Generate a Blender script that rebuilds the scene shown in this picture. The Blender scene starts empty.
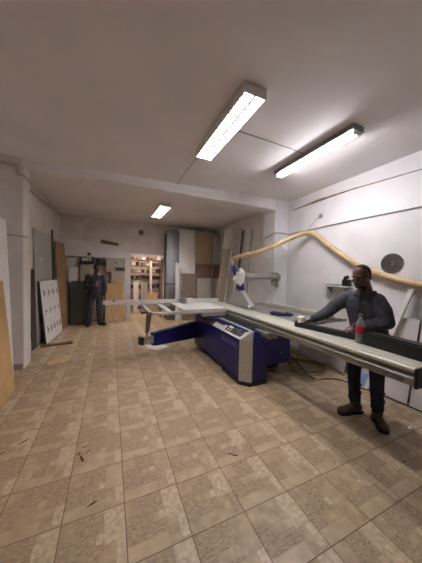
import bpy, bmesh, math, random
from mathutils import Vector as V, Matrix, Euler
random.seed(7)
S = bpy.context.scene
COL = S.collection
PI = math.pi
WLOC = {}                                   # object name -> world location of its origin

# ------------------------------------------------------------------ materials
def lin(c):
    return tuple((x/255/12.92 if x/255 <= .04045 else ((x/255+.055)/1.055)**2.4) for x in c)

def pmat(name, rgb, rough=.6, metal=0., var=.12, scale=6., bump=0., bscale=60., stretch=(1, 1, 1),
         dark=None, spec=.5, trans=0., emit=None, estr=0., detail=4.):
    m = bpy.data.materials.new(name); m.use_nodes = True
    nt = m.node_tree; b = nt.nodes['Principled BSDF']
    c = lin(rgb)
    tc = nt.nodes.new('ShaderNodeTexCoord'); mp = nt.nodes.new('ShaderNodeMapping')
    mp.inputs['Scale'].default_value = stretch
    nt.links.new(tc.outputs['Object'], mp.inputs['Vector'])
    if var > 0:
        n = nt.nodes.new('ShaderNodeTexNoise'); n.inputs['Scale'].default_value = scale
        n.inputs['Detail'].default_value = detail
        nt.links.new(mp.outputs['Vector'], n.inputs['Vector'])
        r = nt.nodes.new('ShaderNodeValToRGB')
        d = lin(dark) if dark else tuple(x*(1-var*2) for x in c)
        r.color_ramp.elements[0].position = .32; r.color_ramp.elements[0].color = (*d, 1)
        r.color_ramp.elements[1].position = .68; r.color_ramp.elements[1].color = (*[min(1, x*(1+var*.5)) for x in c], 1)
        nt.links.new(n.outputs['Fac'], r.inputs['Fac'])
        nt.links.new(r.outputs['Color'], b.inputs['Base Color'])
    else:
        b.inputs['Base Color'].default_value = (*c, 1)
    if bump > 0:
        n2 = nt.nodes.new('ShaderNodeTexNoise'); n2.inputs['Scale'].default_value = bscale
        n2.inputs['Detail'].default_value = 5
        nt.links.new(mp.outputs['Vector'], n2.inputs['Vector'])
        bp = nt.nodes.new('ShaderNodeBump'); bp.inputs['Strength'].default_value = bump
        bp.inputs['Distance'].default_value = .01
        nt.links.new(n2.outputs['Fac'], bp.inputs['Height']); nt.links.new(bp.outputs['Normal'], b.inputs['Normal'])
    b.inputs['Roughness'].default_value = rough; b.inputs['Metallic'].default_value = metal
    b.inputs['Specular IOR Level'].default_value = spec
    if trans: b.inputs['Transmission Weight'].default_value = trans
    if emit:
        b.inputs['Emission Color'].default_value = (*lin(emit), 1); b.inputs['Emission Strength'].default_value = estr
    return m

M = {}
def mk(k, *a, **kw): M[k] = pmat(k, *a, **kw)
mk('wall_paint', (229, 225, 225), .85, var=.05, scale=2.2, bump=.12, bscale=30)
mk('old_paint', (229, 221, 215), .85, var=.08, scale=2.5, bump=.15, bscale=25)
mk('ceiling_paint', (236, 232, 232), .9, var=.03, scale=1.5, bump=.06, bscale=40)
mk('plinth_paint', (170, 156, 146), .7, var=.1)
mk('tile_smooth', (184, 160, 128), .42, var=.10, scale=9, bump=.12, bscale=45)
mk('tile_mid', (179, 154, 122), .45, var=.14, scale=14, bump=.25, bscale=55)
mk('tile_rough', (173, 148, 117), .48, var=.20, scale=34, bump=.6, bscale=80, stretch=(1, 2.2, 1))
mk('tile_light', (197, 174, 143), .40, var=.16, scale=34, bump=.25, bscale=70)
mk('grout', (112, 90, 70), .9, var=.2, scale=20)
mk('grout_soft', (156, 136, 114), .8, var=.15, scale=20)
mk('chip', (74, 60, 46), .9, var=.2, scale=40)
mk('white_metal', (232, 230, 226), .35, var=.02)
mk('louver', (170, 168, 158), .3, var=0)
mk('tube_glow', (255, 250, 240), .4, var=0, emit=(250, 248, 255), estr=40)
mk('rear_tube_glow', (255, 250, 240), .4, var=0, emit=(250, 248, 255), estr=58)
mk('bare_tube_glow', (255, 250, 244), .4, var=0, emit=(250, 248, 255), estr=29)
mk('warm_glow', (255, 220, 170), .4, var=0, emit=(255, 232, 212), estr=30)
mk('conduit', (196, 184, 174), .6, var=.08)
mk('cable_grey', (150, 144, 140), .6, var=.05)
mk('stain_brown', (164, 142, 122), .8, var=.25, scale=8)
mk('blue_paint', (30, 31, 108), .38, var=.12, scale=5)
mk('blue_dark', (24, 24, 70), .45, var=.15, scale=5)
mk('black_metal', (24, 23, 24), .5, var=.15)
mk('black_plastic', (20, 20, 22), .42, var=.1)
mk('silver_paint', (176, 171, 164), .42, metal=.15, var=.06, scale=10)
mk('aluminium', (196, 192, 178), .42, metal=.15, var=.06, scale=30, stretch=(20, 1, 20))
mk('anodised', (146, 142, 132), .42, metal=.2, var=.06, scale=30, stretch=(20, 1, 20))
mk('alu_light', (220, 218, 212), .4, metal=.1, var=.05, scale=20)
mk('cast_iron', (148, 145, 138), .4, metal=.3, var=.12, scale=8)
mk('steel', (140, 136, 132), .3, metal=.9, var=.12, scale=12)
mk('grey_arm', (146, 140, 130), .5, metal=.2, var=.08)
mk('white_laminate', (226, 220, 216), .5, var=.03)
mk('button_white', (240, 238, 230), .4, var=0)
mk('button_grey', (110, 118, 124), .4, var=0)
mk('hood_grey', (156, 153, 145), .4, var=.05)
mk('hose_tan', (212, 182, 136), .45, var=.1, scale=10, bump=.2)
mk('mdf', (196, 158, 108), .7, var=.06, scale=5)
mk('ply', (164, 126, 88), .65, var=.16, scale=5, stretch=(6, 6, .8))
mk('pale_wood', (206, 172, 128), .65, var=.12, scale=5, stretch=(6, 6, .8))
mk('dark_wood', (120, 84, 58), .65, var=.2, scale=6, stretch=(1, 6, 6))
mk('walnut', (128, 96, 74), .6, var=.16, scale=6, stretch=(6, 6, .6))
mk('taupe', (142, 124, 108), .6, var=.14, scale=6, stretch=(6, 6, .6))
mk('tan_laminate', (168, 140, 110), .6, var=.08, scale=6, stretch=(6, 6, .6))
mk('greige', (176, 166, 156), .6, var=.05)
mk('grey_board', (150, 150, 152), .5, var=.08, scale=3)
mk('grey_sheet', (186, 186, 182), .45, var=.06, scale=3)
mk('grey_green', (84, 84, 76), .5, var=.1, scale=3)
mk('dark_board', (70, 62, 58), .6, var=.1)
mk('beige_panel', (174, 158, 138), .6, var=.08)
mk('sticker', (222, 220, 214), .5, var=0)
mk('ink', (62, 56, 58), .7, var=0)
mk('blue_pad', (112, 132, 168), .6, var=.08)
mk('board_edge', (132, 108, 86), .7, var=.15)
mk('hose_green', (140, 130, 50), .5, var=.1)
mk('cord_black', (26, 24, 24), .55, var=.05)
mk('navy_cloth', (30, 34, 62), .9, var=.25, scale=20, bump=.4)
mk('skin', (98, 70, 60), .5, var=.1, scale=20)
mk('skin_far', (92, 64, 52), .6, var=.1, scale=20)
mk('hair', (20, 16, 15), .8, var=.2, scale=80, bump=.4, bscale=200)
mk('eye_white', (124, 112, 106), .3, var=0)
mk('eye_dark', (18, 12, 10), .2, var=0)
mk('fleece', (74, 74, 82), .95, var=.16, scale=26, bump=.5, bscale=90)
mk('fleece_dark', (62, 62, 70), .95, var=.16, scale=26, bump=.4)
mk('denim', (34, 38, 58), .85, var=.22, scale=14, bump=.35, bscale=70)
mk('denim_grey', (62, 62, 74), .85, var=.2, scale=10, bump=.3)
mk('shirt_navy', (48, 47, 58), .9, var=.15, scale=12, bump=.4)
mk('boot', (88, 68, 50), .6, var=.2, scale=16, bump=.3)
mk('sole', (26, 22, 20), .7, var=.1)
mk('lace', (120, 100, 78), .7, var=0)
mk('label_red', (196, 28, 44), .45, var=0)
mk('cap_green', (96, 112, 84), .4, var=.05)
mk('cup_white', (236, 234, 232), .35, var=0)
mk('paper', (232, 230, 226), .35, var=.04)
mk('phone_red', (112, 58, 58), .5, var=.05)
mk('box_brown', (150, 116, 86), .8, var=.16, scale=9)
mk('box_dark', (88, 66, 54), .8, var=.2, scale=9)
mk('wrap_white', (226, 216, 204), .6, var=.08)
mk('blue_grey_box', (74, 84, 102), .7, var=.15)
mk('rack_steel', (150, 126, 106), .5, var=.1)
mk('glass_green', (190, 206, 200), .15, var=0, trans=.35)
m = pmat('clear_plastic', (232, 242, 236), .12, var=0, trans=.8); M['clear_plastic'] = m

# ------------------------------------------------------------------ mesh builder
class MB:
    def __init__(s): s.bm = bmesh.new(); s.mi = 0
    def _f(s, fs):
        for f in fs: f.material_index = s.mi
    def hexa(s, p):                       # 8 points: bottom 4 ccw, top 4 ccw
        v = [s.bm.verts.new(q) for q in p]
        s._f([s.bm.faces.new([v[i] for i in q]) for q in ((3, 2, 1, 0), (4, 5, 6, 7), (0, 1, 5, 4), (1, 2, 6, 5), (2, 3, 7, 6), (3, 0, 4, 7))])
        return s
    def box(s, x0, x1, y0, y1, z0, z1, bev=0.):
        return s.obox(V(((x0+x1)/2, (y0+y1)/2, (z0+z1)/2)), (x1-x0, y1-y0, z1-z0), None, bev)
    def obox(s, c, size, rot=None, bev=0.):
        b = bmesh.new(); bmesh.ops.create_cube(b, size=1)
        for v in b.verts: v.co = V((v.co.x*size[0], v.co.y*size[1], v.co.z*size[2]))
        if bev > 0: bmesh.ops.bevel(b, geom=b.edges[:], offset=bev, segments=2, affect='EDGES', profile=.7)
        R = rot.to_matrix() if isinstance(rot, Euler) else rot
        for v in b.verts: v.co = (R @ v.co if R else v.co) + V(c)
        return s.merge(b)
    def merge(s, b):
        mp = {v: s.bm.verts.new(v.co) for v in b.verts}
        for f in b.faces:
            try: s.bm.faces.new([mp[v] for v in f.verts]).material_index = s.mi
            except ValueError: pass
        b.free(); return s
    def tube(s, pts, r, n=10, cap=True):
        pts = [V(p) for p in pts]; N = len(pts)
        rs = r if isinstance(r, (list, tuple)) else [r]*N
        rings = []; ref = None
        for i, p in enumerate(pts):
            t = (pts[min(i+1, N-1)]-pts[max(i-1, 0)]).normalized()
            if ref is None:
                ref = V((0, 0, 1)) if abs(t.z) < .9 else V((1, 0, 0))
            a = (ref - t*ref.dot(t)).normalized(); b = t.cross(a); ref = a
            rings.append([s.bm.verts.new(p+(a*math.cos(q*2*PI/n)+b*math.sin(q*2*PI/n))*rs[i]) for q in range(n)])
        for A, B in zip(rings, rings[1:]):
            s._f([s.bm.faces.new((A[q], A[(q+1) % n], B[(q+1) % n], B[q])) for q in range(n)])
        if cap:
            s._f([s.bm.faces.new(rings[0][::-1]), s.bm.faces.new(rings[-1])])
        return s
    def loft(s, rings):                   # rings of (centre, axisA*ra, axisB*rb)
        n = 20; R = []
        for c, a, b in rings:
            R.append([s.bm.verts.new(V(c)+V(a)*math.cos(q*2*PI/n)+V(b)*math.sin(q*2*PI/n)) for q in range(n)])
        for A, B in zip(R, R[1:]):
            s._f([s.bm.faces.new((A[q], A[(q+1) % n], B[(q+1) % n], B[q])) for q in range(n)])
        s._f([s.bm.faces.new(R[0][::-1]), s.bm.faces.new(R[-1])])
        return s
    def lathe(s, prof, c, axis=None, n=24):
        R = axis or Matrix.Identity(3); rings = []
        for r, z in prof:
            rings.append([s.bm.verts.new(V(c)+R @ V((r*math.cos(q*2*PI/n), r*math.sin(q*2*PI/n), z))) for q in range(n)])
        for A, B in zip(rings, rings[1:]):
            s._f([s.bm.faces.new((A[q], A[(q+1) % n], B[(q+1) % n], B[q])) for q in range(n)])
        s._f([s.bm.faces.new(rings[0][::-1]), s.bm.faces.new(rings[-1])])
        return s
    def prism(s, poly, f):                # f(u, v, w) -> point; w = 0/1
        A = [s.bm.verts.new(f(u, v, 0)) for u, v in poly]; B = [s.bm.verts.new(f(u, v, 1)) for u, v in poly]
        n = len(poly)
        s._f([s.bm.faces.new(A[::-1]), s.bm.faces.new(B)] + [s.bm.faces.new((A[i], A[(i+1) % n], B[(i+1) % n], B[i])) for i in range(n)])
        return s
    def ell(s, c, rad, R=None, seg=20, rings=12):
        b = bmesh.new(); bmesh.ops.create_uvsphere(b, u_segments=seg, v_segments=rings, radius=1)
        for v in b.verts:
            q = V((v.co.x*rad[0], v.co.y*rad[1], v.co.z*rad[2])); v.co = (R @ q if R else q)+V(c)
        return s.merge(b)
    def cap(s, p0, p1, r0, r1, n=12):
        p0 = V(p0); p1 = V(p1); t = (p1-p0).normalized()
        a = t.orthogonal().normalized(); b = t.cross(a); rings = []
        K = 5
        for k in range(1, K+1):
            th = -PI/2+PI/2*k/K; rings.append((p0+t*r0*math.sin(th), r0*math.cos(th)))
        for k in range(0, K):
            th = PI/2*k/K; rings.append((p1+t*r1*math.sin(th), r1*math.cos(th)))
        R = [[s.bm.verts.new(c+(a*math.cos(q*2*PI/n)+b*math.sin(q*2*PI/n))*r) for q in range(n)] for c, r in rings]
        for A, B in zip(R, R[1:]):
            s._f([s.bm.faces.new((A[q], A[(q+1) % n], B[(q+1) % n], B[q])) for q in range(n)])
        s._f([s.bm.faces.new(R[0][::-1]), s.bm.faces.new(R[-1])])
        return s
    def chain(s, pr, n=12):
        for (a, ra), (b, rb) in zip(pr, pr[1:]): s.cap(a, b, ra, rb, n)
        return s
    def build(s, name, mat, parent=None, smooth=False, base=True, fix=True):
        if fix: bmesh.ops.recalc_face_normals(s.bm, faces=s.bm.faces[:])
        me = bpy.data.meshes.new(name); s.bm.to_mesh(me); s.bm.free()
        return link(name, me, mat, parent, smooth)

def link(name, me, mat, parent=None, smooth=False):
    xs = [v.co.x for v in me.vertices]; ys = [v.co.y for v in me.vertices]; zs = [v.co.z for v in me.vertices]
    c = V(((min(xs)+max(xs))/2, (min(ys)+max(ys))/2, min(zs)))
    me.transform(Matrix.Translation(-c))
    for m in (mat if isinstance(mat, (list, tuple)) else [mat]): me.materials.append(M[m] if isinstance(m, str) else m)
    if smooth:
        for p in me.polygons: p.use_smooth = True
    o = bpy.data.objects.new(name, me); COL.objects.link(o)
    WLOC[o.name] = c
    if parent:
        o.parent = parent; o.location = c-WLOC[parent.name]
    else: o.location = c
    return o

def tag(o, label, cat, group=None):
    o['label'] = label; o['category'] = cat
    if group: o['group'] = group
    return o
def thing(name, loc, label, cat, group=None):
    o = bpy.data.objects.new(name, None); COL.objects.link(o); o.location = loc; o.empty_display_size = .1
    WLOC[o.name] = V(loc)
    return tag(o, label, cat, group)
def struct(o): o['kind'] = 'structure'; return o
def copy_tree(o, parent=None):
    c = o.copy(); COL.objects.link(c); c.parent = parent
    if parent: c.matrix_parent_inverse = o.matrix_parent_inverse.copy()
    for ch in list(o.children): copy_tree(ch, c)
    return c
def fuse(mb, voxel, smooth=2):
    """voxel-union all overlapping shells of the builder into one continuous surface"""
    bmesh.ops.recalc_face_normals(mb.bm, faces=mb.bm.faces[:])
    me = bpy.data.meshes.new('tmp'); mb.bm.to_mesh(me); mb.bm.free()
    o = bpy.data.objects.new('tmp', me); COL.objects.link(o)
    r = o.modifiers.new('r', 'REMESH'); r.mode = 'VOXEL'; r.voxel_size = voxel; r.use_smooth_shade = True
    if smooth:
        sm = o.modifiers.new('s', 'SMOOTH'); sm.factor = .5; sm.iterations = smooth
    dg = bpy.context.evaluated_depsgraph_get(); dg.update()
    out = bpy.data.meshes.new_from_object(o.evaluated_get(dg)); bpy.data.objects.remove(o); bpy.data.meshes.remove(me)
    return out
def lettering(txt, size, depth, origin, right, up, mat, parent, name='lettering', shear=0.):
    cu = bpy.data.curves.new('t', 'FONT'); cu.body = txt; cu.size = size; cu.extrude = depth; cu.align_x = 'LEFT'; cu.shear = shear
    o = bpy.data.objects.new('t', cu); COL.objects.link(o)
    dg = bpy.context.evaluated_depsgraph_get(); dg.update()
    me = bpy.data.meshes.new_from_object(o.evaluated_get(dg)); bpy.data.objects.remove(o)
    r = V(right).normalized(); u = V(up).normalized(); n = r.cross(u)
    R = Matrix((r, u, n)).transposed().to_4x4()
    me.transform(Matrix.Translation(V(origin)) @ R); me.materials.clear()
    return link(name, me, mat, parent)

# ------------------------------------------------------------------ room shell
XR, ZC, YB = 3.75, 3.30, 8.20
YF = -2.2
def wallbox(name, p, mat): return struct(MB().hexa(p).build(name, mat))
def ext(q, z0, z1): return [(x, y, z0) for x, y in q]+[(x, y, z1) for x, y in q]

# tiled floor: opus pattern pressed into each square tile, dark grout between the tiles
TS, OX, OY = .3696, .10, 1.235
rects = [((0, .26), (.69, 1), 1), ((.26, .66), (.62, 1), 2), ((.66, 1), (.42, 1), 3), ((.54, .66), (.46, .62), 3), ((.26, .54), (.46, .62), 1),
         ((0, .26), (.24, .69), 2), ((.26, .66), (.24, .46), 2), ((.66, .84), (0, .42), 1), ((.84, 1), (.04, .42), 3), ((.84, 1), (0, .04), 1), ((0, .66), (0, .24), 0)]
fb = MB(); g = .0028; h = .0012
rnd = random.Random(3)
for i in range(-6, 12):
    for j in range(-10, 20):
        x0 = OX+i*TS; y0 = OY+j*TS
        if x0 > XR or y0 > YB or x0+TS < -1.75: continue
        for (u0, u1), (v0, v1), k in rects:
            a = x0+u0*TS+(g if u0 == 0 else h); b = x0+u1*TS-(g if u1 == 1 else h)
            c = y0+v0*TS+(g if v0 == 0 else h); d = y0+v1*TS-(g if v1 == 1 else h)
            if a > XR or c > YB: continue
            kk = k
            if rnd.random() < .18: kk = rnd.choice((0, 1, 2))
            fb.mi = kk
            vs = [fb.bm.verts.new(p) for p in ((a, c, 0), (b, c, 0), (b, d, 0), (a, d, 0))]
            fb._f([fb.bm.faces.new(vs)])
        fb.mi = 5
        vs = [fb.bm.verts.new(p) for p in ((x0+g, y0+g, -.0012), (x0+TS-g, y0+g, -.0012), (x0+TS-g, y0+TS-g, -.0012), (x0+g, y0+TS-g, -.0012))]
        fb._f([fb.bm.faces.new(vs)])
fb.mi = 4
vs = [fb.bm.verts.new(p) for p in ((-2.5, YF, -.002), (XR+.3, YF, -.002), (XR+.3, 11.6, -.002), (-2.5, 11.6, -.002))]
fb._f([fb.bm.faces.new(vs)])
def chip(pts):
    fb.mi = 6
    fb._f([fb.bm.faces.new([fb.bm.verts.new((x, y, .0006)) for x, y in pts])])
def blob(cx, cy, rx, ry, ang, n=11):
    r = random.Random(int(cx*1000)); out = []
    for q in range(n):
        a = q*2*PI/n; k = .55+.6*r.random()
        px, py = rx*k*math.cos(a), ry*k*math.sin(a)
        out.append((cx+px*math.cos(ang)-py*math.sin(ang), cy+px*math.sin(ang)+py*math.cos(ang)))
    return out
for c in ((-.215, 2.14, .014, .05, .4), (-.20, 2.27, .04, .009, .3), (-.17, 2.20, .035, .006, .9), (-.24, 2.20, .02, .012, 1.), (-.105, 1.68, .05, .008, .35),
          (1.02, 1.67, .035, .012, -.5), (.985, 1.70, .03, .01, -.4), (-.26, 3.6, .03, .01, .2), (-.12, 4.1, .04, .012, .1), (-.73, 2.55, .06, .01, .6), (-.86, 2.45, .05, .008, .6),
          (1.78, 1.28, .045, .004, .9), (2.35, 1.05, .014, .012, 0)): chip(blob(*c))
fl = struct(fb.build('floor', ['tile_smooth', 'tile_mid', 'tile_rough', 'tile_light', 'grout', 'grout_soft', 'chip'], fix=False))

struct(MB().box(-2.5, XR+.3, YF-.1, YB+.15, ZC, ZC+.1).build('ceiling', 'ceiling_paint'))
wallbox('wall_left', ext([(-1.82, YF), (-1.64, YF), (-1.56, 4.46), (-1.82, 4.46)], -.02, ZC+.02), 'old_paint')
wallbox('wall_left_rear', ext([(-1.8, 4.79), (-1.50, 4.79), (-1.37, YB+.02), (-1.8, YB+.02)], -.02, ZC+.02), 'old_paint')
pl = MB(); pl.box(-1.82, -1.255, 4.45, 4.80, -.01, ZC+.01, .012); struct(pl.build('wall_left_pilaster', 'old_paint'))
struct(MB().box(-1.62, -1.275, 4.40, 4.452, 3.20, ZC+.01, .01).build('trim_3', 'old_paint'))
struct(MB().box(-1.40, -1.27, 4.432, 4.452, 0, .10).build('baseboard_left', 'plinth_paint'))
wallbox('wall_right', ext([(XR, YF), (XR+.2, YF), (XR+.2, YB+.1), (XR, YB+.1)], -.02, ZC+.02), 'wall_paint')
wallbox('wall_front', ext([(-1.82, YF-.15), (XR+.2, YF-.15), (XR+.2, YF), (-1.82, YF)], -.02, ZC+.02), 'wall_paint')
struct(MB().box(3.36, XR+.02, 4.09, 4.51, -.01, ZC+.01, .008).build('wall_right_pillar', 'wall_paint'))
struct(MB().hexa([(-1.4, 4.46, 3.205), (3.40, 4.09, 3.06), (3.40, 4.51, 3.06), (-1.4, 4.80, 3.205), (-1.4, 4.46, ZC+.02), (3.40, 4.09, ZC+.02), (3.40, 4.51, ZC+.02), (-1.4, 4.80, ZC+.02)]).build('ceiling_beam', 'ceiling_paint'))
DX0, DX1, DZ = .47, 1.84, 2.26
bw = MB(); bw.box(-1.8, DX0, YB, YB+.16, -.02, ZC+.02); bw.box(DX1, XR+.2, YB, YB+.16, -.02, ZC+.02); bw.box(DX0, DX1, YB, YB+.16, DZ, ZC+.02)
struct(bw.build('wall_back', 'old_paint'))
# boxed-in soffit low on the back wall, top falling to the right
struct(MB().hexa([(-1.37, 7.98, 2.03), (.47, 7.98, 2.03), (.47, 8.21, 2.03), (-1.37, 8.21, 2.03), (-1.37, 7.98, 2.575), (.47, 7.98, 2.40), (.47, 8.21, 2.40), (-1.37, 8.21, 2.575)]).build('trim_1', 'wall_paint'))
fr = MB(); fr.box(DX0-.06, DX0+.02, YB-.03, YB+.17, 0, DZ); fr.box(DX1-.10, DX1+.04, YB-.03, YB+.17, 0, DZ); fr.box(DX0-.06, DX1+.04, YB-.03, YB+.17, DZ-.02, DZ+.08)
struct(fr.build('door_1', 'wall_paint'))
# store room behind the opening
sr = MB()
sr.box(-.1, 0.0, YB+.16, 11.3, -.02, 2.82); sr.box(2.75, 2.85, YB+.16, 11.3, -.02, 2.82); sr.box(-.1, 2.85, 11.3, 11.4, -.02, 2.82)
struct(sr.build('wall_storeroom', 'wall_paint'))
struct(MB().box(-.1, 2.85, YB+.1, 11.4, 2.8, 2.9).build('ceiling_storeroom', 'ceiling_paint'))
struct(MB().box(0, 2.75, YB, 11.3, -.0015, .003).build('floor_storeroom', 'tile_smooth'))
# long brown crack / cable ledge and damp streak near the top of the right wall
struct(MB().tube([(XR-.002, 4.0, 3.075), (XR-.004, 3.3, 3.10), (XR-.004, 2.6, 3.095), (XR-.003, 1.65, 3.05), (XR-.003, .5, 3.03)], [.006, .026, .010, .008, .008], 8).build('trim_2', 'stain_brown', smooth=True))

# ------------------------------------------------------------------ lamps
def grid_light(x0, x1, y0, y1, zb, label, glow='tube_glow'):
    t = thing('louvered_ceiling_light', ((x0+x1)/2, (y0+y1)/2, zb), label, 'ceiling light')
    h = MB(); w = .012
    h.box(x0, x1, y0, y1, ZC-.018, ZC-.001); h.box(x0, x0+w, y0, y1, zb, ZC-.01); h.box(x1-w, x1, y0, y1, zb, ZC-.01)
    h.box(x0, x1, y0, y0+w, zb, ZC-.01); h.box(x0, x1, y1-w, y1, zb, ZC-.01)
    h.build('housing', 'white_metal', t)
    xm = (x0+x1)/2
    for cx in ((x0+xm)/2, (x1+xm)/2):
        MB().tube([(cx, y0+.02, zb+.055), (cx, y1-.02, zb+.055)], .013, 12).build('lamp_tube', glow, t, True)
    l = MB(); l.box(xm-.012, xm+.012, y0+w, y1-w, zb+.002, zb+.05)
    n = 19
    for k in range(1, n):
        y = y0+(y1-y0)*k/n; l.box(x0+w, x1-w, y-.0015, y+.0015, zb+.003, zb+.036)
    l.build('louver', 'louver', t)
    return t
grid_light(1.06, 1.295, 1.755, 3.01, 3.205, 'large white louvered twin-tube ceiling light nearest the middle of the room')
grid_light(1.07, 1.345, 5.56, 6.78, 3.205, 'small-looking louvered ceiling light at the back of the room beyond the beam', 'rear_tube_glow')
t = thing('batten_light', (2.50, 2.36, 3.2), 'bare fluorescent batten light on the ceiling beside the right wall', 'ceiling light')
b = MB(); b.hexa([(2.425, 1.70, 3.236), (2.605, 1.70, 3.236), (2.605, 3.02, 3.236), (2.425, 3.02, 3.236), (2.43, 1.70, 3.299), (2.60, 1.70, 3.299), (2.60, 3.02, 3.299), (2.43, 3.02, 3.299)])
b.build('batten_body', 'grey_board', t)
for cx in (2.485, 2.545):
    MB().tube([(cx, 1.735, 3.217), (cx, 2.985, 3.217)], .0135, 12).build('lamp_tube', 'bare_tube_glow', t, True)
for yy in (1.715, 2.99):
    MB().box(2.462, 2.568, yy-.012, yy+.018, 3.198, 3.242, .004).build('lamp_holder', 'white_metal', t)
t = thing('bulkhead_lamp', (1.05, 8.75, 2.60), 'glowing warm lamp on the storeroom ceiling behind the doorway', 'lamp')
MB().box(.75, 1.55, 8.82, 8.94, 2.72, 2.80, .01).build('lamp_base', 'white_metal', t)
MB().tube([(.78, 8.88, 2.695), (1.52, 8.88, 2.695)], .024, 12).build('lamp_tube', 'warm_glow', t, True)

# ------------------------------------------------------------------ conduits, cables, wall fittings
tag(MB().tube([(1.30, 2.38, ZC-.006), (1.9, 2.385, ZC-.006), (2.455, 2.41, ZC-.006)], .006, 8).build('surface_cable', 'cable_grey'), 'thin grey cable across the ceiling joining the louvered light to the batten', 'cable')
tag(MB().tube([(1.14, 3.01, ZC-.006), (1.14, 3.6, ZC-.006), (1.14, 4.26, ZC-.006)], .005, 8).build('surface_cable', 'cable_grey'), 'thin grey cable on the ceiling from the louvered light to the beam', 'cable')
tag(MB().tube([(-1.56, 4.40, 3.185), (-1.33, 4.41, 3.185), (-1.315, 4.43, 3.17), (-1.315, 4.43, 3.06), (-1.30, 4.43, 3.045), (-1.245, 4.43, 3.045), (-1.235, 4.45, 3.045), (-1.235, 4.80, 3.05), (-1.27, 4.83, 3.06), (-1.475, 4.84, 3.08), (-1.46, 5.0, 3.12), (-1.35, 7.95, 3.20)], .02, 8).build('conduit', 'conduit', smooth=True), 'pale conduit pipe stepping round the top of the left pilaster and along the left wall', 'pipe')
tag(MB().tube([(-1.555, 4.435, 2.13), (-1.25, 4.435, 2.11), (-1.238, 4.45, 2.11), (-1.238, 4.62, 2.11)], .008, 8).build('cable', 'cable_grey', smooth=True), 'thin grey cable crossing the left pilaster at mid height', 'cable')
tag(MB().tube([(3.348, 4.45, 2.46), (3.348, 4.10, 2.54), (3.362, 4.076, 2.55), (3.55, 4.075, 2.56), (3.72, 4.075, 2.55), (3.738, 4.05, 2.55), (3.738, 2.58, 2.56), (3.738, 1.0, 2.545), (3.738, -.5, 2.54)], .011, 8).build('conduit', 'cable_grey', smooth=True), 'thin grey pipe running level along the right wall and around the pillar', 'pipe')
t = thing('junction_box', (3.72, 3.98, 3.19), 'small white junction box high in the corner of right wall and pillar', 'electrical box')
MB().box(3.70, 3.748, 3.92, 4.02, 3.14, 3.24, .008).build('box_body', 'white_metal', t)
MB().lathe([(.012, 0), (.012, .02)], (3.70, 3.97, 3.19), Matrix.Rotation(-PI/2, 3, 'Y'), 12).build('cable_gland', 'cable_grey', t)
t = thing('smoke_detector', (1.0, 8.15, 2.98), 'small dark round detector high on the back wall', 'detector')
MB().lathe([(.09, 0), (.09, .02), (.07, .045), (.02, .05)], (.95, 8.20, 2.97), Matrix.Rotation(PI/2, 3, 'X'), 20).build('detector_body', 'taupe', t, True)
MB().lathe([(.03, 0), (.02, .02)], (.95, 8.15, 2.97), Matrix.Rotation(PI/2, 3, 'X'), 12).build('detector_lens', 'dark_board', t, True)
tag(MB().lathe([(.016, 0), (.014, -.025), (.006, -.03)], (-.49, 4.66, 3.2), None, 12).build('ceiling_hook', 'dark_board'), 'tiny dark hook under the left end of the ceiling beam', 'hook')

# ------------------------------------------------------------------ panel saw
saw = thing('panel_saw', (2.1, 3.6, 0), 'long blue and silver sliding table saw standing in the middle of the tiled floor', 'table saw')
BX, BY0, BY1 = 1.725, 2.67, 4.72
# base cabinet
b = MB()
b.hexa([(BX+.12, BY0+.0, .05), (2.10, BY0+.0, .05), (2.10, BY1, .05), (BX+.03, BY1, .05), (BX+.12, BY0, .775), (2.10, BY0, .775), (2.10, BY1, .775), (BX+.03, BY1, .775)])
b.hexa([(BX, BY0+.10, .05), (BX+.13, BY0+.10, .05), (BX+.13, BY1-.02, .05), (BX, BY1-.02, .05), (BX, BY0+.10, .655), (BX+.13, BY0+.10, .655), (BX+.13, BY1-.02, .655), (BX, BY1-.02, .655)])
base = b.build('base_cabinet', 'blue_paint', saw)
MB().prism([(BX-.02, BY0+.10), (BX+.10, BY0-.03), (2.12, BY0-.03), (2.12, BY1-.3), (BX+.05, BY1-.3), (BX+.05, BY0+.62), (BX-.02, BY0+.62)], lambda u, v, w: (u, v, .0+.05*w)).build('plinth', 'black_metal', saw)
b = MB(); b.hexa([(BX, BY0+1.08, .655), (2.05, BY0+1.08, .655), (2.05, BY1-.02, .655), (BX, BY1-.02, .655), (BX+.17, BY0+1.08, .788), (2.05, BY0+1.08, .788), (2.05, BY1-.02, .788), (BX+.17, BY1-.02, .788)])
b.build('sloped_cover', 'dark_board', saw)
MB().box(1.905, 2.105, BY0+.12, BY1-.05, .774, .79, .002).build('gap_shade_cover', 'black_metal', saw)  # added black cover: shade of the gap under the carriage put into colour
# silver rounded corner panel and slanted control panel
cp = MB(); cp.prism([(BX-.004, BY0+.125), (BX-.006, BY0+.10), (BX+.115, BY0-.012), (BX+.14, BY0-.012), (BX+.14, BY0+.125)], lambda u, v, w: (u, v, .05+(.655-.05)*w))
cp.hexa([(BX-.006, BY0+.10, .655), (BX+.115, BY0-.012, .655), (BX+.14, BY0-.012, .655), (BX+.14, BY0+.125, .655), (BX+.115, BY0+.06, .79), (BX+.135, BY0-.01, .79), (BX+.15, BY0-.01, .79), (BX+.15, BY0+.125, .79)])
cp.build('corner_panel', 'silver_paint', saw)
def slope(v, w, off=0.):   # v along y, w up the slope 0..1
    n = V((-.135, 0, .17)).normalized()
    return V((BX-.006+.17*w, v, .652+.135*w))+n*off
cn = MB()
y0, y1 = BY0+.09, BY0+1.08
cn.hexa([slope(y0, 0, -.02), slope(y0, 1, -.02), slope(y1, 1, -.02), slope(y1, 0, -.02), slope(y0, 0), slope(y0, 1), slope(y1, 1), slope(y1, 0)])
ctl = cn.build('control_panel', 'silver_paint', saw)
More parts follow.
